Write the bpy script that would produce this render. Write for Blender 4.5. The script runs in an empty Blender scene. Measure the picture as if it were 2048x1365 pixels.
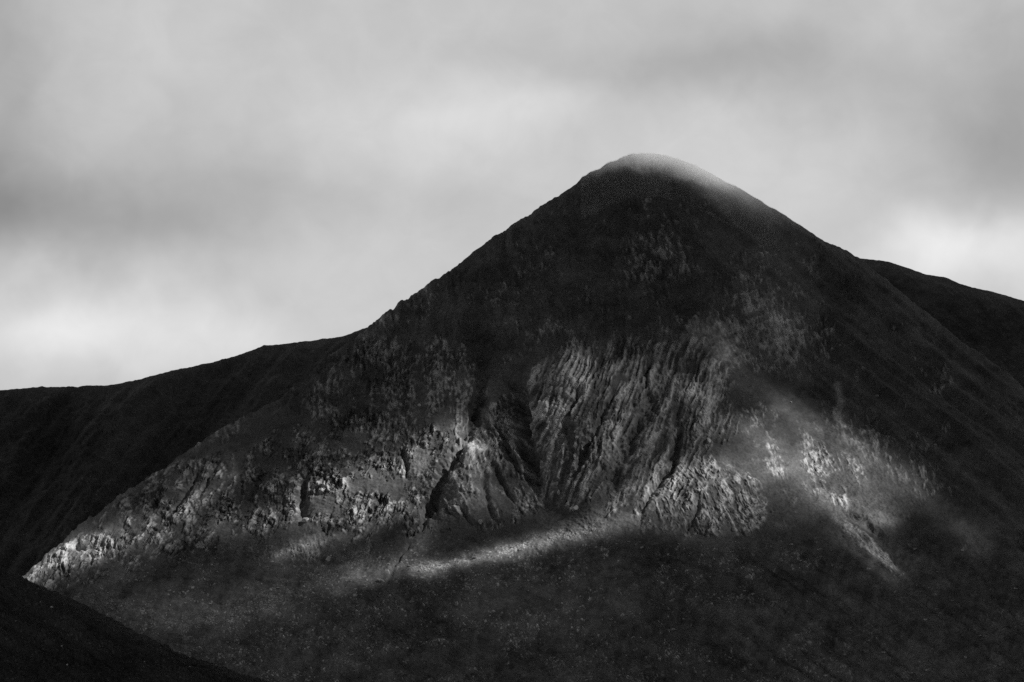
import bpy, math, random
import numpy as np

S = bpy.context.scene
COL = S.collection
R = math.radians

# ------------------------------------------------------------------ camera
FPX, CU, CV = 5000.0, 1024.0, 682.5            # focal length and centre in photo pixels
PITCH = math.atan((1250 - CV) / FPX)           # eye level runs near the foot of the mountain
cam = bpy.data.objects.new('camera', bpy.data.cameras.new('camera'))
COL.objects.link(cam)
cam.rotation_euler = (math.pi / 2 + PITCH, 0, 0)
cam.data.sensor_width = 36
cam.data.lens = 36 * FPX / 2048
cam.data.clip_start = 1
cam.data.clip_end = 60000
S.camera = cam
S.render.resolution_x, S.render.resolution_y = 1024, 682
S.view_settings.view_transform = 'Standard'
S.view_settings.look = 'None'
S.view_settings.exposure = 0.0
S.view_settings.gamma = 1.0
S.cycles.volume_bounces = 16
S.cycles.max_bounces = 16
S.cycles.diffuse_bounces = 4
S.cycles.glossy_bounces = 2
S.cycles.transparent_max_bounces = 12
S.cycles.use_denoising = False

SUN_AZ, SUN_EL = 66.0, 37.0                    # sun to the right of and behind the camera
sa, se = R(SUN_AZ), R(SUN_EL)
SDIR = np.array([math.sin(sa) * math.cos(se), -math.cos(sa) * math.cos(se), math.sin(se)])
sun_l = bpy.data.lights.new('sun', 'SUN')
sun_l.energy = 5.0
sun_l.angle = R(0.5)
sun_l.color = (1.0, 0.995, 0.985)
sun = bpy.data.objects.new('sun', sun_l)
COL.objects.link(sun)
from mathutils import Vector
sun.rotation_euler = Vector([float(c) for c in SDIR]).to_track_quat('Z', 'Y').to_euler()
sun.location = (3000, -1500, 3000)


def ray(u, v):
    """x/y and z/y of the sight line through a photo pixel"""
    a = (np.asarray(u, float) - CU) / FPX
    b = -(np.asarray(v, float) - CV) / FPX
    y = math.cos(PITCH) - b * math.sin(PITCH)
    z = math.sin(PITCH) + b * math.cos(PITCH)
    return a / y, z / y


# ------------------------------------------------------------------ sky
def s2l(c):
    c = np.asarray(c, float) / 255.0
    return np.where(c <= 0.04045, c / 12.92, ((c + 0.055) / 1.055) ** 2.4)


SKY_SAMPLES = [
    (0, 0, 168), (200, 0, 190), (300, 100, 204), (600, 60, 207), (900, 80, 196), (1100, 80, 188), (1300, 150, 178),
    (1600, 150, 180), (1900, 100, 184), (1500, 20, 192), (2030, 300, 158), (2030, 60, 172), (0, 350, 152), (150, 410, 155), (60, 470, 158),
    (350, 300, 190), (300, 430, 172), (500, 250, 203), (700, 230, 207), (1000, 220, 222), (900, 300, 210), (620, 370, 190), (600, 500, 198),
    (0, 530, 178), (0, 600, 212), (90, 640, 230), (300, 700, 226), (500, 600, 206), (800, 540, 210), (250, 560, 205), (30, 740, 228),
    (1150, 300, 207), (1500, 230, 206), (1350, 260, 204), (1750, 300, 194), (1900, 370, 177), (1500, 340, 210), (1700, 420, 202),
    (1850, 500, 224), (1740, 500, 226), (2010, 480, 208), (2020, 570, 216), (760, 420, 196), (1100, 330, 210), (900, 430, 200), (620, 650, 212)]
SKY_BLOBS = [  # cloud banks and breaks in the cloud: centre and half sizes, in photo pixels
    (120, 420, 260, 80), (0, 330, 90, 130), (90, 650, 110, 90), (330, 690, 230, 60), (0, 20, 110, 160), (450, 80, 320, 90),
    (1000, 215, 130, 75), (700, 230, 230, 90), (1330, 130, 260, 70), (1700, 150, 260, 90), (1480, 240, 150, 50), (1950, 330, 120, 110),
    (2060, 260, 90, 220), (1500, 360, 220, 70), (1790, 505, 90, 45), (1890, 560, 200, 60), (640, 380, 190, 60), (760, 540, 240, 80), (30, 590, 130, 45)]


def az_el(u, v):
    x, z = ray(u, v)
    return np.arctan2(x, 1.0), np.arcsin(z / np.sqrt(x * x + 1 + z * z))


smp = np.array(SKY_SAMPLES, float)
A_, E_ = az_el(smp[:, 0], smp[:, 1])
blobs = []
M_ = []
for (u, v, su, sv) in SKY_BLOBS:
    a, e = az_el(u, v)
    wa, we = su * 1.25 / FPX, sv * 1.25 / FPX
    blobs.append((float(a), float(e), wa, we))
    M_.append(np.exp(-((A_ - a) / wa) ** 2 - ((E_ - e) / we) ** 2))
M_ = np.array(M_ + [np.ones(len(smp))]).T
tgt = s2l(smp[:, 2])
AMP = np.linalg.solve(M_.T @ M_ + 0.12 * np.eye(M_.shape[1]), M_.T @ tgt)
SKY_BASE = float(AMP[-1])

world = bpy.data.worlds.new('World')
S.world = world
world.use_nodes = True
nt = world.node_tree
nt.nodes.clear()
N, L = nt.nodes, nt.links


def nd(tree, kind, **kw):
    n = tree.nodes.new(kind)
    for k, v in kw.items():
        setattr(n, k, v)
    return n


def math_(tree, op, a, b=None, c=None, clamp=False):
    n = tree.nodes.new('ShaderNodeMath')
    n.operation = op
    n.use_clamp = clamp
    for i, x in enumerate((a, b, c)):
        if x is None:
            continue
        if isinstance(x, (int, float)):
            n.inputs[i].default_value = float(x)
        else:
            tree.links.new(x, n.inputs[i])
    return n.outputs[0]


tc = nd(nt, 'ShaderNodeTexCoord')
warp = nd(nt, 'ShaderNodeTexNoise')
warp.inputs['Scale'].default_value = 14
warp.inputs['Detail'].default_value = 4
L.new(tc.outputs['Generated'], warp.inputs['Vector'])
sep = nd(nt, 'ShaderNodeSeparateXYZ')
L.new(tc.outputs['Generated'], sep.inputs[0])
wsep = nd(nt, 'ShaderNodeSeparateColor')
L.new(warp.outputs['Color'], wsep.inputs[0])
az0 = math_(nt, 'ARCTAN2', sep.outputs[0], sep.outputs[1])
el0 = math_(nt, 'ARCSINE', sep.outputs[2])
az = math_(nt, 'ADD', az0, math_(nt, 'MULTIPLY', math_(nt, 'SUBTRACT', wsep.outputs[0], 0.5), 0.085))
el = math_(nt, 'ADD', el0, math_(nt, 'MULTIPLY', math_(nt, 'SUBTRACT', wsep.outputs[1], 0.5), 0.055))
acc = None
for (a, e, wa, we), amp in zip(blobs, AMP[:-1]):
    da = math_(nt, 'MULTIPLY', math_(nt, 'SUBTRACT', az, a), 1 / wa)
    de = math_(nt, 'MULTIPLY', math_(nt, 'SUBTRACT', el, e), 1 / we)
    r2 = math_(nt, 'MULTIPLY_ADD', da, da, math_(nt, 'MULTIPLY', de, de))
    g = math_(nt, 'EXPONENT', math_(nt, 'MULTIPLY', r2, -1.0))
    acc = math_(nt, 'MULTIPLY_ADD', g, float(amp), SKY_BASE if acc is None else acc)
# fine cloud texture, drawn out along the horizon
mp = nd(nt, 'ShaderNodeMapping')
mp.inputs['Scale'].default_value = (1, 1, 1.15)
L.new(tc.outputs['Generated'], mp.inputs[0])
fine = nd(nt, 'ShaderNodeTexNoise')
fine.inputs['Scale'].default_value = 16
fine.inputs['Detail'].default_value = 5
fine.inputs['Roughness'].default_value = 0.52
L.new(mp.outputs[0], fine.inputs['Vector'])
wisp = nd(nt, 'ShaderNodeTexNoise')
wisp.inputs['Scale'].default_value = 42
wisp.inputs['Detail'].default_value = 7
wisp.inputs['Roughness'].default_value = 0.58
wisp.inputs['Distortion'].default_value = 0.6
L.new(mp.outputs[0], wisp.inputs['Vector'])
mod = math_(nt, 'MULTIPLY_ADD', fine.outputs[0], 0.34, 0.82)
cloudv = math_(nt, 'MULTIPLY', math_(nt, 'MULTIPLY', acc, mod), math_(nt, 'MULTIPLY_ADD', wisp.outputs[0], 0.19, 0.905))
# the cloud thickens overhead; below the horizon nothing shines
dome = nd(nt, 'ShaderNodeMapRange', interpolation_type='SMOOTHSTEP')
dome.inputs['From Min'].default_value = R(15)
dome.inputs['From Max'].default_value = R(45)
dome.inputs['To Min'].default_value = 1.0
dome.inputs['To Max'].default_value = 0.30
L.new(el0, dome.inputs['Value'])
# a little of the clear sky comes through the thin cloud
sky = nd(nt, 'ShaderNodeTexSky', sky_type='NISHITA', sun_disc=False)
sky.sun_elevation = R(SUN_EL)
sky.sun_rotation = R(180 - SUN_AZ)
bw = nd(nt, 'ShaderNodeRGBToBW')
L.new(sky.outputs[0], bw.inputs[0])
val = math_(nt, 'MULTIPLY', math_(nt, 'MULTIPLY', cloudv, dome.outputs[0]), 10.0)
val = math_(nt, 'MULTIPLY_ADD', bw.outputs[0], 0.03, val)
bg = nd(nt, 'ShaderNodeBackground')
bg.inputs['Strength'].default_value = 0.098
L.new(val, bg.inputs['Color'])
wo = nd(nt, 'ShaderNodeOutputWorld')
L.new(bg.outputs[0], wo.inputs['Surface'])


# ------------------------------------------------------------------ noise and drawing helpers
def vnoise(x, y, seed):
    x = np.asarray(x, np.float32)
    y = np.asarray(y, np.float32)
    rng = np.random.default_rng(seed)
    tab = rng.random((256, 256), dtype=np.float32)
    xi = np.floor(x).astype(np.int32)
    yi = np.floor(y).astype(np.int32)
    fx, fy = x - xi, y - yi
    fx = fx * fx * fx * (fx * (fx * 6 - 15) + 10)
    fy = fy * fy * fy * (fy * (fy * 6 - 15) + 10)
    x0, x1, y0, y1 = xi & 255, (xi + 1) & 255, yi & 255, (yi + 1) & 255
    a = tab[y0, x0] * (1 - fx) + tab[y0, x1] * fx
    b = tab[y1, x0] * (1 - fx) + tab[y1, x1] * fx
    return (a * (1 - fy) + b * fy) * 2 - 1


def fbm(x, y, seed, octs=4, gain=0.5, ridged=False):
    t, amp, tot, c, s = 0, 1.0, 0.0, math.cos(0.5), math.sin(0.5)
    for i in range(octs):
        n = vnoise(x + 17.3 * i, y + 9.1 * i, seed + i)
        if ridged:
            n = 1 - 2 * np.abs(n)
        t = t + n * amp
        tot += amp
        amp *= gain
        x, y = x * 2.03, y * 2.03
    return t / tot


def worley(x, y, seed):
    """distance to the nearest and second nearest cell point, and the value and offset of the nearest"""
    rng = np.random.default_rng(seed)
    px = rng.random((256, 256), dtype=np.float32)
    py = rng.random((256, 256), dtype=np.float32)
    pv = rng.random((256, 256), dtype=np.float32)
    xi, yi = np.floor(x).astype(np.int32), np.floor(y).astype(np.int32)
    f1 = np.full(x.shape, 9.0, np.float32)
    f2 = f1.copy()
    val = np.zeros(x.shape, np.float32)
    ox = val.copy()
    oy = val.copy()
    for j in (-1, 0, 1):
        for i in (-1, 0, 1):
            a, b = (xi + i) & 255, (yi + j) & 255
            dx = xi + i + px[b, a] - x
            dy = yi + j + py[b, a] - y
            d = np.sqrt(dx * dx + dy * dy)
            near = d < f1
            f2 = np.where(near, f1, np.minimum(f2, d))
            f1 = np.where(near, d, f1)
            val = np.where(near, pv[b, a], val)
            ox = np.where(near, dx, ox)
            oy = np.where(near, dy, oy)
    return f1, f2, val, ox, oy


def sstep(a, b, x):
    t = np.clip((x - a) / (b - a), 0, 1)
    return t * t * (3 - 2 * t)


def line_dist(U, V, pts):
    """distance to a polyline and the position along it (0..1)"""
    best = np.full(U.shape, 1e9, np.float32)
    pos = np.zeros(U.shape, np.float32)
    n = len(pts) - 1
    for k in range(n):
        (x0, y0), (x1, y1) = pts[k][:2], pts[k + 1][:2]
        dx, dy = x1 - x0, y1 - y0
        t = np.clip(((U - x0) * dx + (V - y0) * dy) / (dx * dx + dy * dy), 0, 1)
        d = np.hypot(U - x0 - t * dx, V - y0 - t * dy)
        m = d < best
        best = np.where(m, d, best)
        pos = np.where(m, (k + t) / n, pos)
    return best, pos


def in_poly(U, V, pts):
    r = np.zeros(U.shape, bool)
    n = len(pts)
    for i in range(n):
        (x0, y0), (x1, y1) = pts[i], pts[(i + 1) % n]
        if y0 == y1:
            continue
        r ^= ((y0 > V) != (y1 > V)) & (U < (x1 - x0) * (V - y0) / (y1 - y0) + x0)
    return r


def poly_mask(U, V, pts, soft):
    """1 inside the polygon, falling to 0 over soft pixels outside"""
    d, _ = line_dist(U, V, list(pts) + [pts[0]])
    return np.where(in_poly(U, V, pts), 1.0, np.clip(1 - d / soft, 0, 1)).astype(np.float32)


def tag(o, label=None, cat=None, group=None, kind=None):
    if label:
        o['label'] = label
    if cat:
        o['category'] = cat
    if group:
        o['group'] = group
    if kind:
        o['kind'] = kind
    return o


def mesh_from(name, verts, faces, mat=None, attrs=None, smooth=True, normals=None, parent=None):
    me = bpy.data.meshes.new(name)
    nv, nf = len(verts), len(faces)
    k = faces.shape[1]
    me.vertices.add(nv)
    me.vertices.foreach_set('co', np.ascontiguousarray(verts, np.float32).ravel())
    me.loops.add(nf * k)
    me.loops.foreach_set('vertex_index', np.ascontiguousarray(faces, np.int32).ravel())
    me.polygons.add(nf)
    me.polygons.foreach_set('loop_start', np.arange(0, nf * k, k, dtype=np.int32))
    me.update(calc_edges=True)
    if smooth:
        me.polygons.foreach_set('use_smooth', np.ones(nf, bool))
    for an, av in (attrs or {}).items():
        at = me.attributes.new(an, 'FLOAT', 'POINT')
        at.data.foreach_set('value', np.ascontiguousarray(av, np.float32))
    if mat:
        me.materials.append(mat)
    me.validate()
    if normals is not None:
        me.normals_split_custom_set_from_vertices(np.ascontiguousarray(normals, np.float32))
    o = bpy.data.objects.new(name, me)
    COL.objects.link(o)
    o.parent = parent
    return o


def grid_faces(nr, nc):
    i = np.arange((nr - 1) * (nc - 1))
    r, c = i // (nc - 1), i % (nc - 1)
    a = r * nc + c
    return np.stack([a, a + nc, a + nc + 1, a + 1], 1)


def grid_normals(P):
    du = np.gradient(P, axis=1)
    dv = np.gradient(P, axis=0)
    n = np.cross(dv, du)
    n /= np.linalg.norm(n, axis=2, keepdims=True) + 1e-9
    return n


# ------------------------------------------------------------------ materials
def ground_material(name, grass, rock, rough=0.9, bump=0.6, fine=0.35):
    """dark heather and grass with bare stone where the surface attribute 'rock' says so"""
    m = bpy.data.materials.new(name)
    m.use_nodes = True
    t = m.node_tree
    b = t.nodes['Principled BSDF']
    geo = nd(t, 'ShaderNodeNewGeometry')
    ar = nd(t, 'ShaderNodeAttribute', attribute_name='rock')
    at = nd(t, 'ShaderNodeAttribute', attribute_name='tone')
    n1 = nd(t, 'ShaderNodeTexNoise')
    n1.inputs['Scale'].default_value = fine
    n1.inputs['Detail'].default_value = 4
    n1.inputs['Roughness'].default_value = 0.65
    t.links.new(geo.outputs['Position'], n1.inputs['Vector'])
    n2 = nd(t, 'ShaderNodeTexNoise')
    n2.inputs['Scale'].default_value = 0.03
    n2.inputs['Detail'].default_value = 5
    t.links.new(geo.outputs['Position'], n2.inputs['Vector'])
    vary = math_(t, 'MULTIPLY', math_(t, 'MULTIPLY_ADD', n1.outputs[0], 1.5, 0.25),
                 math_(t, 'MULTIPLY_ADD', n2.outputs[0], 1.2, 0.4))
    base = math_(t, 'MULTIPLY_ADD', ar.outputs['Fac'], rock - grass, grass)
    v = math_(t, 'MULTIPLY', math_(t, 'MULTIPLY', base, vary), at.outputs['Fac'])
    v = math_(t, 'MINIMUM', v, 0.6)
    comb = nd(t, 'ShaderNodeCombineColor')
    for i in range(3):
        t.links.new(v, comb.inputs[i])
    t.links.new(comb.outputs[0], b.inputs['Base Color'])
    b.inputs['Roughness'].default_value = rough
    b.inputs['Specular IOR Level'].default_value = 0.15
    bp = nd(t, 'ShaderNodeBump')
    bp.inputs['Strength'].default_value = bump
    bp.inputs['Distance'].default_value = 1.2
    t.links.new(n1.outputs[0], bp.inputs['Height'])
    t.links.new(bp.outputs[0], b.inputs['Normal'])
    return m


MAT_MTN = ground_material('heather_and_rock', 0.095, 0.43)
MAT_FAR = ground_material('far_heather', 0.055, 0.12)
MAT_SIDE = ground_material('side_heather', 0.062, 0.15)
MAT_NEAR = ground_material('near_heather', 0.030, 0.12, fine=0.8)
MAT_STONE = ground_material('pale_stone', 0.36, 0.40, fine=0.9)

# ------------------------------------------------------------------ ground: one sheet to the horizon
gx = np.linspace(-20000, 20000, 41)
gy = np.linspace(-8000, 32000, 41)
GX, GY = np.meshgrid(gx, gy)
gP = np.stack([GX, GY, np.full(GX.shape, -140.0)], 2).reshape(-1, 3)
g = mesh_from('ground', gP, grid_faces(41, 41)[:, ::-1], MAT_NEAR,
              {'rock': np.zeros(len(gP)), 'tone': np.ones(len(gP))})
tag(g, 'dark valley floor running out beneath the mountain', 'ground', kind='structure')


# ------------------------------------------------------------------ slopes seen under a skyline
def interp_poly(pts, u):
    p = np.array(pts, float)
    return np.interp(u, p[:, 0], p[:, 1])


def smooth_outline(pts, u, k=9):
    w = np.hanning(k + 2)[1:-1]
    w /= w.sum()
    y = interp_poly(pts, u)
    return np.convolve(np.pad(y, k // 2, mode='edge'), w, 'valid')


def integrate_depth(U, V, slope, y_base):
    """walk each column upward from its foot, gaining height with the given hill slope (tangent)"""
    _, tau = ray(U, V)
    dt = np.zeros_like(tau)
    dt[:-1] = tau[:-1] - tau[1:]               # rows run from the crest down to the foot
    inc = dt / (slope - tau)
    ln = np.cumsum(inc[::-1], axis=0)[::-1]
    return y_base[None, :] * np.exp(ln)


def with_back(P, h, n_back=14, reach=700.0, drop=0.7):
    """continue the crest over the far side so that the hill has a back"""
    k = (np.arange(1, n_back + 1) / n_back)[::-1, None] ** 1.8
    top = P[0]
    B = np.repeat(top[None], n_back, 0).copy()
    B[:, :, 1] += k * reach
    B[:, :, 0] += top[None, :, 0] / top[None, :, 1] * k * reach
    B[:, :, 2] -= drop * np.maximum(k * reach - 25, 0) + 0.008 * np.minimum(k * reach, 25) ** 2
    return np.concatenate([B, P], 0)


# ------------------------------------------------------------------ the mountain
OUT = [(-300, 1390), (-100, 1262), (0, 1190), (50, 1150), (100, 1103), (170, 1045), (240, 992), (330, 935), (385, 898), (440, 857),
       (510, 822), (560, 795), (610, 758), (640, 726), (690, 690), (735, 657), (755, 640), (775, 622), (800, 607), (850, 573), (900, 540), (925, 520), (950, 500), (1000, 467),
       (1040, 440), (1100, 402), (1150, 369), (1168, 352), (1178, 345), (1205, 333), (1240, 316), (1262, 309), (1292, 306), (1320, 309), (1350, 316), (1390, 330),
       (1420, 347), (1450, 364), (1480, 378), (1530, 408), (1570, 432), (1605, 454), (1640, 478), (1680, 497), (1724, 520), (1790, 574),
       (1860, 630), (1920, 680), (1975, 717), (2020, 750), (2048, 778), (2200, 885), (2400, 1010)]
SPUR = [(300, 1300), (400, 1335), (560, 1390), (680, 1450), (760, 1520), (830, 1610), (880, 1690), (960, 1830), (1060, 1950), (1200, 2110), (1430, 2380)]

CRAGS = [  # outline, label, lean of the ribs in degrees from the horizontal, block share
    ([(48, 1152), (100, 1112), (160, 1070), (240, 1010), (330, 940), (430, 915), (470, 960), (440, 1040), (420, 1105), (330, 1100), (250, 1130), (150, 1170), (90, 1165)],
     'broken pale crag running down to the left foot of the mountain', 52, 0.6),
    ([(455, 985), (520, 900), (590, 870), (700, 840), (830, 860), (900, 870), (905, 905), (850, 985), (835, 1050), (740, 1055), (620, 1050), (520, 1065), (450, 1050)],
     'blocky sunlit crag left of the diagonal gully', 68, 0.75),
    ([(640, 760), (720, 700), (830, 690), (930, 690), (945, 760), (935, 850), (860, 850), (760, 840), (660, 850), (630, 810)],
     'dark upper crag with upright ribs under the left shoulder', 86, 0.5),
    ([(965, 835), (1025, 780), (1042, 850), (1060, 950), (1075, 1000), (1020, 1050), (930, 1065), (850, 1060), (890, 980), (925, 900)],
     'small wedge of rock between the two dark gullies', 116, 0.4),
    ([(1062, 760), (1120, 705), (1200, 690), (1290, 700), (1400, 690), (1445, 760), (1460, 850), (1400, 890), (1350, 960), (1270, 1010), (1225, 1010), (1235, 930), (1190, 990), (1100, 990), (1068, 880)],
     'great ribbed buttress with close slanting grooves in the centre', 68, 0.15),
    ([(1285, 985), (1345, 930), (1420, 925), (1510, 965), (1540, 1020), (1480, 1075), (1350, 1070), (1290, 1060), (1270, 1030)],
     'low sunlit crag at the foot of the great buttress', 116, 0.35),
    ([(1480, 800), (1560, 820), (1650, 870), (1730, 930), (1790, 990), (1770, 1035), (1690, 1010), (1600, 965), (1530, 930), (1500, 870)],
     'scattered outcrops along the sunlit right shoulder', 112, 0.5),
    ([(1655, 1026), (1668, 1022), (1712, 1050), (1752, 1088), (1800, 1140), (1794, 1144), (1738, 1096), (1692, 1060)],
     'thin pale rock rib slanting down the right flank', 142, 0.3),
]
GULLIES = [  # points, half width in pixels, depth in metres
    ([(975, 700), (962, 780), (945, 850), (915, 905), (880, 962), (857, 1018), (838, 1062)], 13, 17),
    ([(1030, 750), (1042, 810), (1052, 870), (1062, 925), (1082, 985)], 15, 19),
    ([(985, 845), (1010, 880), (1030, 925), (1042, 955)], 6, 7),
    ([(966, 905), (990, 942), (1012, 980), (1032, 1012)], 7, 8),
    ([(960, 930), (972, 980), (984, 1028), (998, 1050)], 7, 8),
    ([(918, 1008), (938, 1040), (965, 1058)], 8, 8),
    ([(1335, 740), (1300, 800), (1275, 850), (1250, 900), (1225, 960), (1212, 1005)], 24, 13),
    ([(1354, 820), (1352, 880), (1345, 930), (1318, 972), (1288, 1008), (1280, 1050)], 9, 11),
    ([(1240, 760), (1215, 810), (1190, 860), (1165, 920), (1158, 960)], 8, 10),
    ([(1165, 770), (1130, 850), (1108, 920)], 7, 8),
    ([(1305, 700), (1292, 760), (1262, 830)], 9, 9),
    ([(612, 955), (606, 1000), (600, 1045)], 11, 9),
    ([(806, 895), (812, 930), (815, 960)], 5, 7),
    ([(1400, 1000), (1390, 1035), (1370, 1072)], 5, 5),
    ([(835, 1062), (802, 1108), (782, 1155), (765, 1180)], 5, 4),
    ([(400, 940), (368, 990), (338, 1035)], 7, 6),
    ([(440, 915), (415, 960), (398, 1000)], 6, 4),
    ([(165, 1085), (148, 1095)], 12, 9),
    ([(181, 1105), (180, 1130)], 5, 6),
    ([(700, 700), (640, 738), (570, 800), (510, 838)], 12, 8),
    ([(1672, 1014), (1722, 1040), (1770, 1082)], 9, 4),
    ([(1780, 860), (1760, 850), (1740, 830)], 14, 8),
]

us = np.arange(-130, 2215, 1.6)
NT = 760
VB = 1440.0
rng = np.random.default_rng(5)
top = smooth_outline(OUT, us, 7)
rough_edge = np.interp(us, [0, 400, 740, 1000, 1200, 1320, 1500, 1720, 2048], [3.6, 3.6, 3.0, 2.2, 1.8, 0.5, 0.6, 1.6, 2.6])
top = top + rough_edge * (vnoise(us / 16, us * 0, 71) + 0.6 * vnoise(us / 6, us * 0, 72) + 0.35 * vnoise(us / 3, us * 0, 73))
tt = np.linspace(0, 1, NT)[:, None]
U = np.repeat(us[None, :], NT, 0)
V = top[None, :] + (VB - top[None, :]) * tt
U32, V32 = U.astype(np.float32), V.astype(np.float32)
below = V - top[None, :]                                   # pixels under the skyline

s_open = interp_poly([(300, .70), (640, .68), (900, .62), (1100, .52), (1250, .42), (1440, .36)], V)
s_crag = interp_poly([(300, .70), (600, .72), (700, .95), (850, 1.15), (980, 1.10), (1050, .70), (1120, .52), (1250, .42), (1440, .36)], V)
wz = sstep(120, 560, U) * (1 - sstep(1380, 1640, U))
slope = s_open * (1 - wz) + s_crag * wz
slope = slope * (1 - 0.45 * np.exp(-below / 28.0))         # rounded crest
Y = integrate_depth(U, V, slope, np.full(len(us), 2350.0))
p = np.array(SPUR, float)
d = (U - np.interp(V, p[:, 0], p[:, 1])) * 0.6
soft = lambda q, w: w * np.log1p(np.exp(np.clip(q / w, -30, 30)))
Y = Y + 0.80 * soft(d, 28) + 0.26 * soft(-d, 60)
# minor spurs and hollows across the face
Y = Y - 26 * np.exp(-((U - 700) / 150) ** 2) * sstep(640, 800, V) * (1 - sstep(1000, 1300, V))
Y = Y + 30 * np.exp(-((U - 1000) / 60) ** 2) * sstep(560, 700, V) * (1 - sstep(860, 1000, V))
Y = Y - 34 * np.exp(-((U - 1180 - 0.1 * (V - 800)) / 110) ** 2) * sstep(620, 760, V) * (1 - sstep(950, 1150, V))
Y = Y - 22 * np.exp(-((U - 940) / 60) ** 2) * sstep(840, 950, V) * (1 - sstep(1050, 1200, V))
Y = Y + 45 * np.exp(-((U - 1480) / 170) ** 2) * sstep(1010, 1150, V) * (1 - sstep(1250, 1440, V))
Y = Y - 40 * np.exp(-((U - 300 - (1100 - V) * 1.0) / 120) ** 2) * sstep(880, 1000, V) * (1 - sstep(1100, 1300, V))
xr, zr = ray(U, V)
P0 = np.stack([xr * Y, Y, zr * Y], 2)
N0 = grid_normals(P0)


def rib_coords(deg):
    """(across, along) coordinates of ribs leaning deg degrees from the horizontal, in pixels"""
    c, s = math.cos(R(deg)), math.sin(R(deg))
    return (U32 * s + V32 * c).astype(np.float32), (U32 * c - V32 * s).astype(np.float32)


wob_u = 9 * fbm(U32 / 60, V32 / 60, 11, 3)
crag_m = [poly_mask(U32 + wob_u, V32 + 7 * fbm(U32 / 45, V32 / 45, 13, 3), c[0], {142: 7, 68: 60, 86: 60, 112: 60}.get(c[2], 34)) for c in CRAGS]
crag_all = np.clip(np.max(np.array(crag_m), 0), 0, 1)

gul = np.zeros(U.shape, np.float32)
gmask = np.zeros(U.shape, np.float32)
gw = 4.0 * vnoise(U32 / 14, V32 / 14, 31) + 2.0 * vnoise(U32 / 6, V32 / 6, 32)
gv = fbm(U32 / 16, V32 / 26, 34, 2)
gv2 = fbm(U32 / 11, V32 / 13, 36, 3, 0.6)
for pts, w, dep in GULLIES:
    dd, pos = line_dist(U32 + gw * min(1.0, 0.3 + w / 12), V32 + 0.5 * gw, pts)
    taper = np.clip(np.minimum(pos * 5 + 0.15, (1 - pos) * 5 + 0.15), 0, 1)
    prof = np.clip(1 - dd / (w * 1.35 * (1 + 0.45 * gv)), 0, 1)
    prof = prof * prof * (3 - 2 * prof) * taper * np.clip(0.85 + 0.5 * gv2, 0.25, 1)
    gul = np.maximum(gul, prof * dep)
    gmask = np.maximum(gmask, prof)

h = 5.0 * fbm(U32 / 150, V32 / 150, 41, 3) + 1.6 * fbm(U32 / 38, V32 / 38, 45, 3)
lowz = sstep(1030, 1120, V)
h = h + lowz * (5.0 * fbm(U32 / 110 + V32 / 160, V32 / 46, 47, 3) + 2.2 * fbm(U32 / 34, V32 / 20, 49, 3))
# turf: tussocks, terracettes and small hollows
tus = fbm(U32 / 13, V32 / 9, 51, 4, 0.6)
h = h + 0.9 * tus + 0.45 * fbm(U32 / 4.5, V32 / 3.2, 56, 2)
# water-worn flutes running down the right flank
a_r, l_r = rib_coords(-37)
right = sstep(-10, 60, d) + 0.9 * sstep(1000, 1150, V) * sstep(1350, 1600, U)
right = np.clip(right, 0, 1)
flute = fbm(a_r / 42, l_r / 420, 61, 3) + 0.5 * fbm(a_r / 17, l_r / 180, 66, 2)
h = h + right * 6.5 * flute
# upper slopes: faint ribs fall away from the summit
a_u, l_u = rib_coords(88)
h = h + (1 - right) * (1 - sstep(620, 760, V)) * (2.6 * fbm(a_u / 18 + 0.8 * vnoise(U32 / 40, V32 / 40, 69), l_u / 70, 68, 3) + 1.3 * fbm(U32 / 22, V32 / 14, 70, 4, 0.6))

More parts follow.
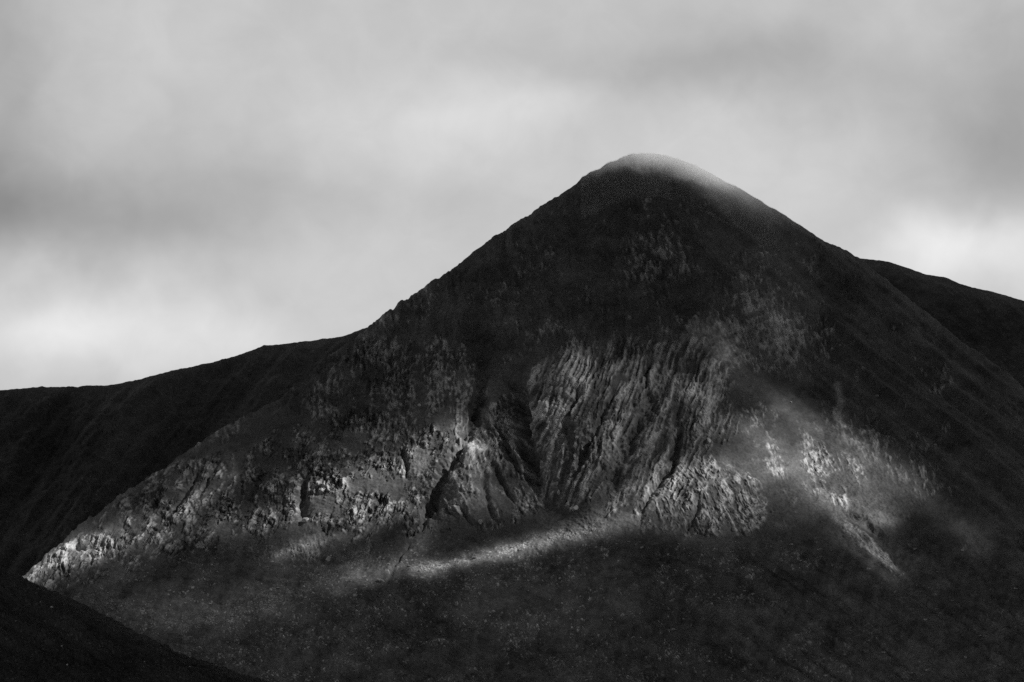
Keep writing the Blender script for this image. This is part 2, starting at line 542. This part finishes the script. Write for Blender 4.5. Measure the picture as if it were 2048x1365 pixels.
rock = np.zeros(U.shape, np.float32)
dark = np.zeros(U.shape, np.float32)                       # heather ledges between the ribs, and shade painted into the cracks
crag_h = np.zeros(U.shape, np.float32)
for k, ((pts, lab, deg, blk), m) in enumerate(zip(CRAGS, crag_m)):
    if m.max() <= 0:
        continue
    bend = 10 * fbm(U32 / 90, V32 / 90, 80 + k, 2)
    ac, al = rib_coords(deg)
    ac = ac + bend + 2.5 * vnoise(U32 / 12, V32 / 12, 90 + k)
    big = fbm(ac / 30, al / 150, 100 + 7 * k, 2, 0.5, True)
    rib = fbm(ac / 8.4, al / (82 if k == 4 else 75), 101 + 7 * k, 2, 0.6, True)
    thin = fbm(ac / 3.8, al / (32 if k == 4 else 24), 103 + 7 * k, 2, 0.6, True)
    ac2, al2 = rib_coords([80, 92, 74, 98, 82, 62, 92, 130][k])
    ac2 = ac2 - bend + 2.5 * vnoise(U32 / 11, V32 / 11, 94 + k)
    w2 = sstep(-0.15, 0.25, fbm(U32 / 55, V32 / 55, 190 + k, 2) + (0.1 if k == 5 else -0.3 if k == 4 else -0.08))
    rib = rib * (1 - w2) + w2 * fbm(ac2 / 9, al2 / 58, 191 + 7 * k, 2, 0.6, True)
    thin = thin * (1 - w2) + w2 * fbm(ac2 / 3.8, al2 / 20, 193 + 7 * k, 2, 0.6, True)
    vary = 0.75 + 0.5 * fbm(U32 / 40, V32 / 40, 120 + k, 2)
    f1, f2, cv, ox, oy = worley(ac / (10 if blk < .7 else 12) + 0.7 * thin + 0.5 * big, al / 20 + 0.5 * rib, 105 + k)
    block = (cv - 0.5) * 1.3 + 1.1 * (ox * (cv - 0.5) * 2 + oy * 0.5) - 0.9 * (1 - sstep(0.0, 0.16, f2 - f1))
    f1b, f2b, cvb, oxb, oyb = worley(ac / 4.6 + 0.3 * rib, al / 8, 205 + k)
    small = (cvb - 0.5) + 0.8 * oxb * (cvb - 0.3) - 0.6 * (1 - sstep(0.0, 0.2, f2b - f1b))
    hh = (2.4 * big + (1 - blk) * (3.0 * rib + 1.8 * thin) + blk * (2.7 * block * (0.4 + vary) + 1.3 * rib) + (0.7 + 0.5 * blk) * small) * vary
    hh = hh * [1, 1.05, .85, 1, 1.12, .9, .38, .22][k]
    patch = fbm(U32 / 44, V32 / 44, 110 + 7 * k, 3)
    dens = [-0.1, -0.05, -0.1, -0.1, 0.15, -0.1, -0.95, 0.4][k]
    ragged = fbm(ac / 11, al / 30, 117 + 7 * k, 3, 0.6)
    cover = sstep(0.0, 0.5, 1.5 * m - 1.0 + [1, 1, .6, .7, .4, .6, 1, .3][k] * patch + 0.6 * ragged + 0.6 * dens) * sstep(0, 0.25, m) * (1 - 0.8 * gmask)
    crag_h = np.where(cover > 0, np.maximum(crag_h, 0) * 0 + crag_h + cover * hh, crag_h)
    crest = 0.55 * block * blk + (1 - blk) * (0.75 * rib + 0.45 * thin) + (0.28 + 0.4 * blk) * small + 0.4 * big + (0.15 + 0.4 * blk) * vnoise(U32 / 4, V32 / 6, 300 + k)
    rock = np.maximum(rock, cover * (0.04 + 0.96 * sstep(0.0, 0.95, crest)))
    dark = np.maximum(dark, [.8, .8, .5, .8, .7, .6, .15, 0][k] * cover * sstep(0.35, -0.3, crest))
h = h + crag_h
# loose outcrops dotted over the rest of the face
spread = fbm(U32 / 75, V32 / 75, 401, 3)
zone = (0.55 * np.exp(-((U - 1400) / 110) ** 2 - ((V - 690) / 60) ** 2) + 0.5 * np.exp(-((U - 1540) / 90) ** 2 - ((V - 640) / 70) ** 2)
        + 0.42 * np.exp(-((U - 1680) / 170) ** 2 - ((V - 930) / 90) ** 2) + 0.3 * np.exp(-((U - 450) / 190) ** 2 - ((V - 1010) / 110) ** 2)
        + 0.5 * np.exp(-((U - 625) / 45) ** 2 - ((V - 1085) / 35) ** 2) + 0.22 * np.exp(-((U - 1900) / 150) ** 2 - ((V - 850) / 120) ** 2)
        + 0.42 * np.exp(-((U - 1640) / 150) ** 2 - ((V - 900) / 75) ** 2) + 0.4 * np.exp(-(below / 45) ** 2) * (1 - sstep(620, 760, U)) * sstep(120, 260, U) + 0.16 * sstep(350, 420, V) * (1 - sstep(700, 800, V)) + 0.25 * np.exp(-((U - 780) / 150) ** 2 - ((V - 700) / 60) ** 2) + 0.2 * np.exp(-((U - 1300) / 160) ** 2 - ((V - 560) / 90) ** 2))
a_o, l_o = rib_coords(108)
chip = fbm(a_o / 7, l_o / 12, 411, 3, 0.65)
out = sstep(0.1, 0.5, 1.1 * zone + 0.45 * spread - 0.28 + 0.55 * chip) * (1 - crag_all) * sstep(0, 0.12, zone)
shard = fbm(a_o / 5.5, l_o / 13, 415, 2, 0.6, True)
h = h + out * (1.3 + 1.7 * shard)
rock = np.maximum(rock, out * (0.25 + 0.6 * sstep(-0.1, 0.7, shard)))
# boulder fields: many small stones half sunk in the turf of the lower slope
f1, f2, cv, ox, oy = worley(U32 / 5.2 + 0.45 * vnoise(U32 / 3.5, V32 / 3.5, 423), V32 / 4.2 + 0.45 * vnoise(U32 / 3.5, V32 / 3.5, 424), 421)
f1 = f1 * (0.75 + 0.9 * np.clip(vnoise(U32 / 11, V32 / 9, 425) + 0.5, 0, 1))
field = fbm(U32 / 80, V32 / 40, 431, 3) + 0.5 * fbm(U32 / 24, V32 / 14, 435, 2)
low = sstep(1040, 1110, V) * (1 - 0.6 * sstep(1500, 1800, U))
stones = sstep(0.36, 0.2, f1) * sstep(0.66, 0.76, cv + 1.15 * np.clip(field, -0.7, 0.45)) * low * np.clip(0.45 + 1.3 * vnoise(U32 / 5.3, V32 / 4.4, 437), 0.1, 1) * (1 - crag_all)
band = np.zeros(U.shape)
for pts, w, s in [([(830, 1138), (920, 1122), (1000, 1102), (1110, 1075), (1200, 1055)], 14, .9), ([(380, 1262), (460, 1225), (560, 1195), (640, 1150), (720, 1110)], 26, .8),
                  ([(150, 1190), (260, 1215), (360, 1255)], 18, .6)]:
    dd, _ = line_dist(U32, V32, pts)
    band = np.maximum(band, s * np.exp(-(dd / w) ** 2))
fine_st = sstep(0.45, 0.2, worley(U32 / 3.4, V32 / 2.8, 441)[0]) * band * sstep(-0.5, 0.3, fbm(U32 / 9, V32 / 6, 445, 2))
st = np.maximum(stones * (0.5 + 0.5 * cv), 0.7 * fine_st)
h = h + 1.1 * st
rock = np.maximum(rock, 0.95 * st)
# gullies cut through everything
h = h - gul * (0.92 + 0.16 * fbm(U32 / 10, V32 / 10, 451, 2))
rock = rock * (1 - 0.55 * gmask)
h = h * (0.12 + 0.88 * sstep(0, 26, below))                # keep the skyline where it is
P = P0 + N0 * h[:, :, None]

# turf colours: paler bent grass, darker heather, bare scree, and sunlit patches painted lighter
heath = fbm(U32 / 60, V32 / 34, 463, 5, 0.6)
tone = 1.0 + 0.25 * fbm(U32 / 110, V32 / 70, 461, 4) + 0.30 * tus + 0.5 * heath + 0.4 * lowz * fbm(U32 / 12, V32 / 7, 469, 4, 0.65) + 0.2 * lowz * fbm(U32 / 9 + V32 / 30, V32 / 70, 467, 3)
scree_and_sun = np.zeros(U.shape)  # pale scree strokes, plus sunlight painted into the turf colour
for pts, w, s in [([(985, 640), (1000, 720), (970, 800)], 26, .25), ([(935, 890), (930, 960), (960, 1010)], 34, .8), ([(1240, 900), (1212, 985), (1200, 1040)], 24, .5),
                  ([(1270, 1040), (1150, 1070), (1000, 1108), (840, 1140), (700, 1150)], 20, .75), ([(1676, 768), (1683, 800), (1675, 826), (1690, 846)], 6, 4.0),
                  ([(1640, 990), (1720, 1020), (1775, 1042)], 18, .6), ([(560, 1112), (660, 1072)], 10, .6), ([(1668, 1030), (1712, 1062), (1750, 1100), (1798, 1143)], 7, 1.6), ([(50, 1155), (120, 1115), (210, 1085)], 26, .9), ([(620, 990), (740, 975), (850, 925)], 30, .55),  # the stroke at the left foot brightens a sunlit spot by colour
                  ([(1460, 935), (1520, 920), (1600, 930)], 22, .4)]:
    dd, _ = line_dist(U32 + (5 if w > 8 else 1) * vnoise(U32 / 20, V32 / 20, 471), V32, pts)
    scree_and_sun = np.maximum(scree_and_sun, s * np.exp(-(dd / w) ** 2))
tone = tone * (1 + 0.14 * lowz) * (1 - 0.28 * np.exp(-(below / 130) ** 2) * (1 - sstep(600, 760, U)) * sstep(150, 300, U))  # lower slope a little lighter, left flank darker below its skyline
tone = np.clip(tone * (1 + 0.9 * scree_and_sun * (1 - 0.7 * rock)) * (1 - 0.5 * dark), 0.3, 3.4)
# steep ground sheds its turf
NN = grid_normals(P)

n_back = 14
PB = with_back(P, h, n_back)
rockB = np.concatenate([np.zeros((n_back, len(us))), rock], 0)
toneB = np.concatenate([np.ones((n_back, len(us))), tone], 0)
NB = grid_normals(PB)
NR = PB.shape[0]
faces = grid_faces(NR, len(us))
part = np.full(PB.shape[:2], -1, np.int8)
for k, m in enumerate(crag_m):
    sub = part[n_back:]
    sub[(m > 0.5) & (sub < 0)] = k
fpart = part.reshape(-1)[faces[:, 0]]
vall, nall = PB.reshape(-1, 3), NB.reshape(-1, 3)
rall, tall = rockB.ravel(), toneB.ravel()


def submesh(name, sel, parent=None):
    f = faces[sel]
    idx, inv = np.unique(f, return_inverse=True)
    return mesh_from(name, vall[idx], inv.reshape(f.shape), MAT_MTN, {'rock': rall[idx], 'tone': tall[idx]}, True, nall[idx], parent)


mountain = submesh('mountain', fpart < 0)
tag(mountain, 'steep dark conical mountain with a sunlit craggy face and cloud on its top', 'mountain', kind='structure')
for k, c in enumerate(CRAGS):
    o = submesh('crag', fpart == k, mountain)
    o['label'] = c[1]


# ------------------------------------------------------------------ the other hills
def hill(name, outline, u0, u1, du, vb, y_base, slopes, mat, nrow, seed, lean, amp, label, edge=1.0, ytilt=0.0):
    u = np.arange(u0, u1, du)
    tp = smooth_outline(outline, u, 9) + edge * (vnoise(u / 14, u * 0, seed) + 0.6 * vnoise(u / 6, u * 0, seed + 1) + 0.4 * vnoise(u / 3, u * 0, seed + 2))
    t_ = np.linspace(0, 1, nrow)[:, None]
    Uh = np.repeat(u[None], nrow, 0)
    Vh = tp[None] + (vb - tp[None]) * t_
    bl = Vh - tp[None]
    sl = interp_poly(slopes, Vh) * (1 - 0.4 * np.exp(-bl / 20))
    Yh = integrate_depth(Uh, Vh, sl, y_base + ytilt * (u - u0))
    x_, z_ = ray(Uh, Vh)
    Q = np.stack([x_ * Yh, Yh, z_ * Yh], 2)
    n_ = grid_normals(Q)
    c, s = math.cos(R(lean)), math.sin(R(lean))
    uf, vf = Uh.astype(np.float32), Vh.astype(np.float32)
    ac, al = uf * s + vf * c, uf * c - vf * s
    hh = amp * (fbm(ac / 60, al / 260, seed + 3, 3) + 0.35 * fbm(ac / 18, al / 60, seed + 8, 3)) + 0.1 * amp * fbm(uf / 6, vf / 5, seed + 12, 3)
    Q = Q + n_ * (hh * (0.1 + 0.9 * sstep(0, 30, bl)))[:, :, None]
    f1, f2, cv, ox, oy = worley(uf / 7, vf / 6, seed + 20)
    rk = sstep(0.3, 0.15, f1) * (cv > 0.86 - 0.2 * fbm(uf / 70, vf / 50, seed + 22, 3)) * 0.6
    tn = 1 + 0.7 * fbm(ac / 70, al / 160, seed + 30, 4) + 0.3 * fbm(uf / 9, vf / 6, seed + 35, 3)
    QB = with_back(Q, hh)
    z0 = np.zeros((14, len(u)))
    o = mesh_from(name, QB.reshape(-1, 3), grid_faces(QB.shape[0], len(u)), mat,
                  {'rock': np.concatenate([z0, rk]).ravel(), 'tone': np.concatenate([z0 + 1, np.clip(tn, .4, 2)]).ravel()})
    tag(o, label, 'hill', kind='structure')
    return u, tp, Q, Uh, Vh


hill('hill', [(-200, 795), (0, 780), (70, 775), (215, 771), (240, 768), (300, 753), (385, 732), (430, 723), (470, 711), (525, 692), (600, 685), (650, 679), (690, 671), (735, 656), (800, 640), (1000, 610)],
     -200, 1000, 2.2, 1330, 2900, [(600, .55), (800, .6), (1000, .52), (1330, .42)], MAT_FAR, 330, 501, 50, 17,
     'long dark ridge behind the mountain on the left with bright sky above', 1.0, 0.35)
hill('hill', [(1500, 470), (1700, 512), (1724, 519), (1750, 520), (1780, 525), (1850, 549), (1895, 557), (1930, 572), (1990, 586), (2048, 602), (2300, 670)],
     1500, 2300, 2.2, 1000, 4000, [(480, .6), (700, .75), (1000, .7)], MAT_SIDE, 240, 551, -40, 13,
     'smooth dark shoulder sloping away behind the mountain on the right', 0.7)
nearU = hill('hillside', [(-200, 1035), (-60, 1105), (0, 1133), (50, 1157), (100, 1180), (160, 1206), (230, 1241), (300, 1276), (360, 1306), (430, 1331), (520, 1358), (620, 1392), (800, 1450)],
             -200, 780, 1.8, 1720, 620, [(1000, .55), (1250, .42), (1720, .36)], MAT_NEAR, 330, 601, -28, 3.0,
             'nearly black heather slope crossing the bottom left corner', 2.8)


# ------------------------------------------------------------------ boulders
def rock_mesh(name, seed, subdiv=2):
    import bmesh
    r = random.Random(seed)
    bm = bmesh.new()
    bmesh.ops.create_icosphere(bm, subdivisions=subdiv, radius=1.0)
    planes = []
    for _ in range(9):                                    # split faces of the stone
        v = Vector((r.gauss(0, 1), r.gauss(0, 1), r.gauss(0, 1))).normalized()
        planes.append((v, r.uniform(0.42, 0.85)))
    for v in bm.verts:
        for n_, d_ in planes:
            e = v.co.dot(n_) - d_
            if e > 0:
                v.co -= n_ * e
        v.co *= 1 + r.uniform(-0.10, 0.10)
        v.co.z *= 0.8
    me = bpy.data.meshes.new(name)
    bm.to_mesh(me)
    bm.free()
    me.materials.append(MAT_STONE)
    for an, val in (('rock', 0.5), ('tone', 1.0)):
        at = me.attributes.new(an, 'FLOAT', 'POINT')
        at.data.foreach_set('value', np.full(len(me.vertices), val, np.float32))
    return me


ROCKS = [rock_mesh('boulder', 900 + i) for i in range(8)]


def surf(u, v):
    j = int(np.clip(round((u - us[0]) / 1.6), 0, len(us) - 1))
    i = int(np.clip(round((v - top[j]) / (VB - top[j]) * (NT - 1)), 0, NT - 1))
    return P[i, j], NN[i, j]


def surf_near(u, v):
    uu, tp, Q, Uh, Vh = nearU
    j = int(np.clip(round((u - uu[0]) / 1.8), 0, len(uu) - 1))
    i = int(np.clip(round((v - tp[j]) / (1720 - tp[j]) * (Q.shape[0] - 1)), 0, Q.shape[0] - 1))
    return Q[i, j], None


def put_boulder(u, v, px, label, group, rnd, fn=surf, tall=1.0):
    q, _ = fn(u, v)
    r = 0.56 * px / FPX * q[1]
    o = bpy.data.objects.new('boulder', ROCKS[rnd.randrange(len(ROCKS))])
    COL.objects.link(o)
    o.location = (float(q[0]), float(q[1]), float(q[2]) + 0.35 * r * tall)
    o.rotation_euler = (rnd.uniform(-.3, .3), rnd.uniform(-.3, .3), rnd.uniform(0, 6.28))
    o.scale = (r * rnd.uniform(.85, 1.2), r * rnd.uniform(.85, 1.2), r * tall * rnd.uniform(.8, 1.05))
    tag(o, label, 'boulder', group)


NAMED = [
    (712, 1200, 11, 1.0, 'lone pale boulder with a dark left side on the lower grass slope'),
    (962, 1044, 9, 1.7, 'tall narrow pale boulder just below the small wedge of rock'),
    (1117, 988, 8, 2.0, 'slim upright boulder at the foot of the great ribbed buttress'),
    (1152, 1024, 14, 1.5, 'large split boulder beside a dark hollow above the sunlit grass band'),
    (1180, 999, 9, 1.0, 'small two-toned boulder above the large split boulder'),
    (402, 1098, 24, 0.9, 'broad rounded boulder standing clear below the left crag'),
    (613, 1046, 13, 1.1, 'bright boulder beside the dark notch of the blocky crag'),
    (658, 1122, 15, 1.1, 'pale boulder pile below the small lower outcrop'),
    (762, 1166, 14, 0.9, 'grey boulder at the lower end of the thin lower gully'),
    (839, 1141, 9, 0.8, 'whitest stone at the left end of the sunlit grass band'),
    (950, 1117, 9, 0.7, 'dark boulder lying in the middle of the sunlit grass band'),
    (1245, 1229, 10, 1.2, 'boulder with a dark pocket beneath it on the bottom slope'),
    (1284, 1101, 9, 0.8, 'bright boulder in shade just below the low sunlit crag'),
    (1498, 955, 9, 1.2, 'white boulder on the sunlit crest right of the low crag'),
    (1582, 806, 6, 1.0, 'small bright stone on the upper edge of the right shoulder'),
    (840, 812, 9, 1.0, 'pale stone in the dark upper crag'),
    (1150, 916, 8, 1.0, 'round pale stone near the bottom of the buttress grooves'),
    (1417, 885, 11, 1.3, 'leaning boulder with a dark back right of the great buttress'),
    (1756, 786, 9, 0.9, 'pale boulder alone on the dark right flank'),
    (1737, 1136, 10, 0.6, 'flat boulder below the thin pale rock rib'),
    (2032, 1179, 8, 1.0, 'pale stone at the right edge of the photo'),
    (1486, 984, 8, 1.6, 'slender boulder under the white boulder on the sunlit crest'),
]
rnd = random.Random(12)
for (u, v, px, tall, lab) in NAMED:
    put_boulder(u, v, px, lab, 'single boulders on the mountain face', rnd, surf, tall)
for (u, v, px) in [(1875, 1143, 6), (1858, 1172, 6), (1850, 1241, 7), (1931, 1316, 8), (1821, 1345, 10), (1853, 1342, 9), (1767, 1308, 9), (1652, 1353, 9), (1790, 1180, 6), (1905, 1200, 6),
                   (1960, 1265, 7), (1700, 1260, 6), (1990, 1330, 7), (1925, 1110, 6), (1830, 1100, 6)]:
    put_boulder(u, v, px, 'small stone on the dark fluted slope at the lower right', 'stones on the fluted slope', rnd, surf, 0.8)
for (u, v, px) in [(105, 1219, 8), (80, 1205, 5), (124, 1302, 4), (290, 1329, 4), (135, 1341, 7), (33, 1244, 4), (205, 1300, 4), (380, 1341, 4)]:
    put_boulder(u, v, px, 'small stone on the near black slope in the bottom left corner', 'stones on the near slope', rnd, surf_near, 0.7)
cnt = 0
fieldv = field
while cnt < 190:
    u, v = rnd.uniform(120, 1640), rnd.uniform(1085, 1360)
    j = int((u - us[0]) / 1.6)
    if v < 1190 + max(0, (430 - u)) * -0.1 and rnd.random() < 0.35:
        continue
    i = int((v - top[j]) / (VB - top[j]) * (NT - 1))
    if v > interp_poly([(0, 1120), (160, 1195), (300, 1265), (430, 1320), (620, 1385)], u) - 4 and u < 620:
        continue
    if field[i, j] < rnd.uniform(-0.35, 0.35):
        continue
    put_boulder(u, v, rnd.choice([4, 4, 5, 5, 6, 7]), 'small pale stone among many scattered over the dark lower slope', 'stones on the lower slope', rnd, surf, rnd.uniform(.6, 1.0))
    cnt += 1

# ------------------------------------------------------------------ cloud caught on the summit
mu = (us > 1160) & (us < 1605)
cols = np.where(mu)[0]
mrow = np.arange(0, 62, 2)
Pm, Nm = P0[np.ix_(mrow, cols)], N0[np.ix_(mrow, cols)]
bm_ = below[np.ix_(mrow, cols)]
um = us[cols]
nb = 12
kk = (np.arange(1, nb + 1) / nb)[::-1, None] * 110.0
Bk = np.repeat(Pm[0][None], nb, 0).copy()
Bk[:, :, 1] += kk
Bk[:, :, 0] += Pm[0][None, :, 0] / Pm[0][None, :, 1] * kk
Bk[:, :, 2] -= 0.6 * np.maximum(kk - 20, 0) + 0.008 * np.minimum(kk, 20) ** 2
Pm = np.concatenate([Bk, Pm])
Nm = grid_normals(Pm)
sdist = np.concatenate([-kk * np.ones_like(um)[None], bm_])
env = np.interp(um, [1150, 1190, 1240, 1290, 1350, 1400, 1450, 1500, 1560, 1620], [0, .15, .5, .85, .95, .9, .62, .34, .12, 0])
fall = np.interp(um, [1150, 1230, 1280, 1330, 1390, 1440, 1500, 1600], [8, 10, 13, 16, 20, 20, 17, 12])
uu2 = np.repeat(um[None], Pm.shape[0], 0).astype(np.float32)
T = 80 * env[None] * np.where(sdist > 0, np.exp(-(np.maximum(sdist, 0) / fall[None]) ** 1.0), 0.3 * np.exp(-(sdist / 40) ** 2))
T = T * np.clip(1 + 0.5 * fbm(uu2 / 60 + sdist.astype(np.float32) / 90, sdist.astype(np.float32) / 22, 701, 3), 0.2, 2)
rimk = np.ones_like(T)
rimk[0] = rimk[-1] = 0
rimk[:, 0] = rimk[:, -1] = 0
T = (T + 0.05) * rimk
toward = -Pm / np.linalg.norm(Pm, axis=2, keepdims=True)   # the cloud leans out over the near side, level with the crest
front = (sdist >= 0)[:, :, None]
outer = Pm + np.where(front, toward * T[:, :, None] + np.array([0, 0, 1.6]) * rimk[:, :, None], Nm * np.minimum(T, 0.05 + 2.2 * np.exp(sdist / 25))[:, :, None])
inner = Pm - Nm * (0.05 * rimk)[:, :, None]
nr, nc = T.shape
nvv = nr * nc
fo = grid_faces(nr, nc)
mm = bpy.data.materials.new('mist')
mm.use_nodes = True
mt = mm.node_tree
mt.nodes.clear()
pv = nd(mt, 'ShaderNodeVolumePrincipled')
pv.inputs['Color'].default_value = (0.99, 0.99, 0.99, 1)
pv.inputs['Density'].default_value = 0.024
pv.inputs['Anisotropy'].default_value = 0.0
mo = nd(mt, 'ShaderNodeOutputMaterial')
mt.links.new(pv.outputs[0], mo.inputs['Volume'])
vv = np.concatenate([outer.reshape(-1, 3), inner.reshape(-1, 3)])
ff = np.concatenate([fo, fo[:, ::-1] + nvv])
mist = mesh_from('mist', vv, ff, mm)
import bmesh
bmm = bmesh.new()
bmm.from_mesh(mist.data)
bmesh.ops.remove_doubles(bmm, verts=bmm.verts, dist=0.001)
bmm.to_mesh(mist.data)
bmm.free()
tag(mist, 'thin veil of cloud draped over the summit and its right side', 'cloud', kind='stuff')

# ------------------------------------------------------------------ unseen broken cloud deck, its gaps shaped to let the sun through in patches
LIT = [  # where the sun reaches the mountain: line, half width, share of the sun
    ([(40, 1155), (130, 1110), (205, 1082), (260, 1068)], 26, 1.0), ([(260, 1068), (340, 1040), (400, 985), (440, 950)], 34, .55),
    ([(430, 1050), (520, 1042), (600, 1040)], 22, .45), ([(600, 1000), (650, 988), (720, 970), (800, 940), (870, 905), (900, 890)], 34, 1.0),
    ([(620, 1032), (740, 1022), (830, 1008)], 22, .75), ([(930, 890), (925, 960)], 34, .75), ([(900, 1010), (880, 1030)], 30, .45),
    ([(1030, 800), (1050, 860), (1010, 910)], 26, .5), ([(1120, 830), (1145, 885), (1120, 950)], 50, .27), ([(1190, 770), (1215, 880)], 50, .27),
    ([(1300, 780), (1310, 850)], 50, .15), ([(1390, 790), (1400, 870)], 46, .18), ([(1420, 670), (1440, 720)], 34, .09),
    ([(1440, 690), (1500, 765), (1570, 818)], 26, .08), ([(1570, 818), (1630, 855), (1700, 895), (1770, 950), (1825, 978)], 28, .38), ([(1530, 885), (1600, 922), (1645, 952)], 38, .55), ([(1480, 985), (1550, 970), (1620, 995)], 34, .30), ([(1500, 1030), (1640, 1040)], 40, .12),
    ([(1440, 945), (1520, 925)], 18, .7), ([(1660, 995), (1720, 1022), (1775, 1042)], 18, 1.0), ([(1670, 925), (1750, 985)], 44, .7), ([(1640, 960), (1770, 1030)], 24, .5), ([(1500, 940), (1580, 935), (1660, 968), (1730, 1010)], 30, .75), ([(1470, 870), (1560, 880), (1660, 900)], 40, .3),
    ([(1320, 985), (1390, 972), (1440, 960)], 40, 1.0), ([(1270, 1030), (1200, 1052), (1100, 1080), (1010, 1103)], 15, .8), ([(1010, 1103), (920, 1124), (840, 1141)], 12, .62),
    ([(780, 1130), (690, 1165)], 24, .33), ([(840, 1085), (820, 1110)], 26, .25), ([(560, 1112), (650, 1080), (750, 1058)], 13, .32),
    ([(240, 1000), (430, 885), (520, 845)], 26, .05), ([(300, 1210), (450, 1215), (620, 1160)], 45, .10), ([(950, 1000), (1100, 1010), (1230, 1010)], 40, .16),
    ([(640, 880), (800, 860), (920, 800)], 50, .07), ([(1000, 1200), (1200, 1180)], 70, .05), ([(1690, 1060), (1790, 1140)], 18, .34), ([(1850, 1000), (1950, 1090)], 26, .12),
    ([(1300, 1040), (1390, 1050), (1480, 1035)], 26, .22)]
Uc, Vc = U32[::3, ::3], V32[::3, ::3]
lit = np.zeros(Uc.shape, np.float32)
wv = 8 * fbm(Uc / 50, Vc / 30, 801, 3)
for pts, w, s in LIT:
    dd, _ = line_dist(Uc, Vc + wv, pts)
    g_ = s * np.exp(-(dd / w) ** 2)
    lit = 1 - (1 - lit) * (1 - g_)


def base_z(y):
    """height of the cloud base, which rises towards the north"""
    return 980.0 + 0.42 * np.maximum(y - 2350.0, 0)


Pc = P[::3, ::3].reshape(-1, 3)
tk = (980.0 - Pc[:, 2]) / SDIR[2]
for _ in range(6):
    hx, hy = Pc[:, 0] + SDIR[0] * tk, Pc[:, 1] + SDIR[1] * tk
    tk = (base_z(hy) - Pc[:, 2]) / SDIR[2]
CELL = 7.0


def axis(lo, hi, f0, f1):
    return np.concatenate([np.arange(lo, f0, 60.0), np.arange(f0, f1, CELL), np.arange(f1, hi, 60.0)])


FX0, FX1, FY0, FY1 = np.percentile(hx, .5) - 20, np.percentile(hx, 99.5) + 20, hy.min() - 20, hy.max() + 20
cx = axis(-1400.0, 3600.0, FX0, FX1)
cy = axis(-900.0, 4400.0, FY0, FY1)
ncx, ncy = len(cx), len(cy)
ix = np.clip(np.searchsorted((cx[1:] + cx[:-1]) / 2, hx), 0, ncx - 1)
iy = np.clip(np.searchsorted((cy[1:] + cy[:-1]) / 2, hy), 0, ncy - 1)
num = np.zeros((ncy, ncx))
den = np.zeros((ncy, ncx))
np.add.at(num, (iy, ix), lit.ravel())
np.add.at(den, (iy, ix), 1.0)


def blur(a):
    a = np.pad(a, 1, mode='edge')
    a = (a[:-2] + 2 * a[1:-1] + a[2:]) / 4
    return (a[:, :-2] + 2 * a[:, 1:-1] + a[:, 2:]) / 4


n1_, d1_ = num, den
for _ in range(3):                                         # fill cells no sample fell in
    n1_, d1_ = blur(n1_), blur(d1_)
gap = np.where(den > 0, num / np.maximum(den, 1), np.where(d1_ > 1e-3, n1_ / np.maximum(d1_, 1e-3), 0.0))
gap = np.clip(blur(gap) * 1.35, 0, 1)
gap[gap < 0.012] = 0
tm_ = T > 2.0
mp_ = np.concatenate([inner[tm_] * (1 - f) + outer[tm_] * f for f in (0, .25, .5, .75, 1)])                                       # a gap opened over the summit cloud to brighten it
tk = (base_z(2900.0) - mp_[:, 2]) / SDIR[2]
for _ in range(6):
    tk = (base_z(mp_[:, 1] + SDIR[1] * tk) - mp_[:, 2]) / SDIR[2]
mh = np.zeros((ncy, ncx))
np.maximum.at(mh, (np.clip(np.searchsorted(cy, mp_[:, 1] + SDIR[1] * tk), 0, ncy - 1), np.clip(np.searchsorted(cx, mp_[:, 0] + SDIR[0] * tk), 0, ncx - 1)), np.tile(np.clip(T[tm_] / 70, 0, .92), 5))
for _ in range(2):
    mh = np.maximum(mh, blur(mh))
gap = np.maximum(gap, np.clip(1.0 * blur(mh), 0, 1))
CX, CY = np.meshgrid(cx, cy)
lump = fbm((CX / 240).astype(np.float32), (CY / 240).astype(np.float32), 811, 5)
thick = 20 + 70 * (1 - gap) * (0.6 + 0.4 * lump)
base = np.stack([CX, CY, base_z(CY)], 2)                   # banks and gaps lean along the sunlight
vv = np.concatenate([(base + SDIR * (thick / SDIR[2])[:, :, None]).reshape(-1, 3), (base - SDIR * (10 + 12 * lump)[:, :, None]).reshape(-1, 3)])
ff = grid_faces(ncy, ncx)
nvv = ncx * ncy
rim = np.concatenate([np.arange(ncx), np.arange(1, ncy) * ncx + ncx - 1, (ncy - 1) * ncx + np.arange(ncx - 2, -1, -1), np.arange(ncy - 2, 0, -1) * ncx])
rim2 = np.roll(rim, -1)
ff = np.concatenate([ff[:, ::-1], ff + nvv, np.stack([rim, rim2, rim2 + nvv, rim + nvv], 1)])
cm = bpy.data.materials.new('cloud')
cm.use_nodes = True
ct = cm.node_tree
b = ct.nodes['Principled BSDF']
b.inputs['Base Color'].default_value = (.8, .8, .8, 1)
b.inputs['Roughness'].default_value = 1
b.inputs['Specular IOR Level'].default_value = 0
ca = nd(ct, 'ShaderNodeAttribute', attribute_name='cover')
ct.links.new(ca.outputs['Fac'], b.inputs['Alpha'])
cover = 1 - np.sqrt(np.clip(gap, 0, 1))
cov2 = np.concatenate([cover.ravel(), cover.ravel()])
deck = mesh_from('cloud', vv, ff, cm, {'cover': cov2})
thickm = bpy.data.materials.new('thick_cloud')             # where the layer has no gap it is simply opaque
thickm.use_nodes = True
tb = thickm.node_tree.nodes['Principled BSDF']
tb.inputs['Base Color'].default_value = (.8, .8, .8, 1)
tb.inputs['Roughness'].default_value = 1
tb.inputs['Specular IOR Level'].default_value = 0
deck.data.materials.append(thickm)
deck.data.polygons.foreach_set('material_index', (cov2[ff].min(1) > 0.9999).astype(np.int32))
tag(deck, 'unseen broken cloud layer above the view, gaps shaped to let patches of sun through', 'cloud', kind='stuff')
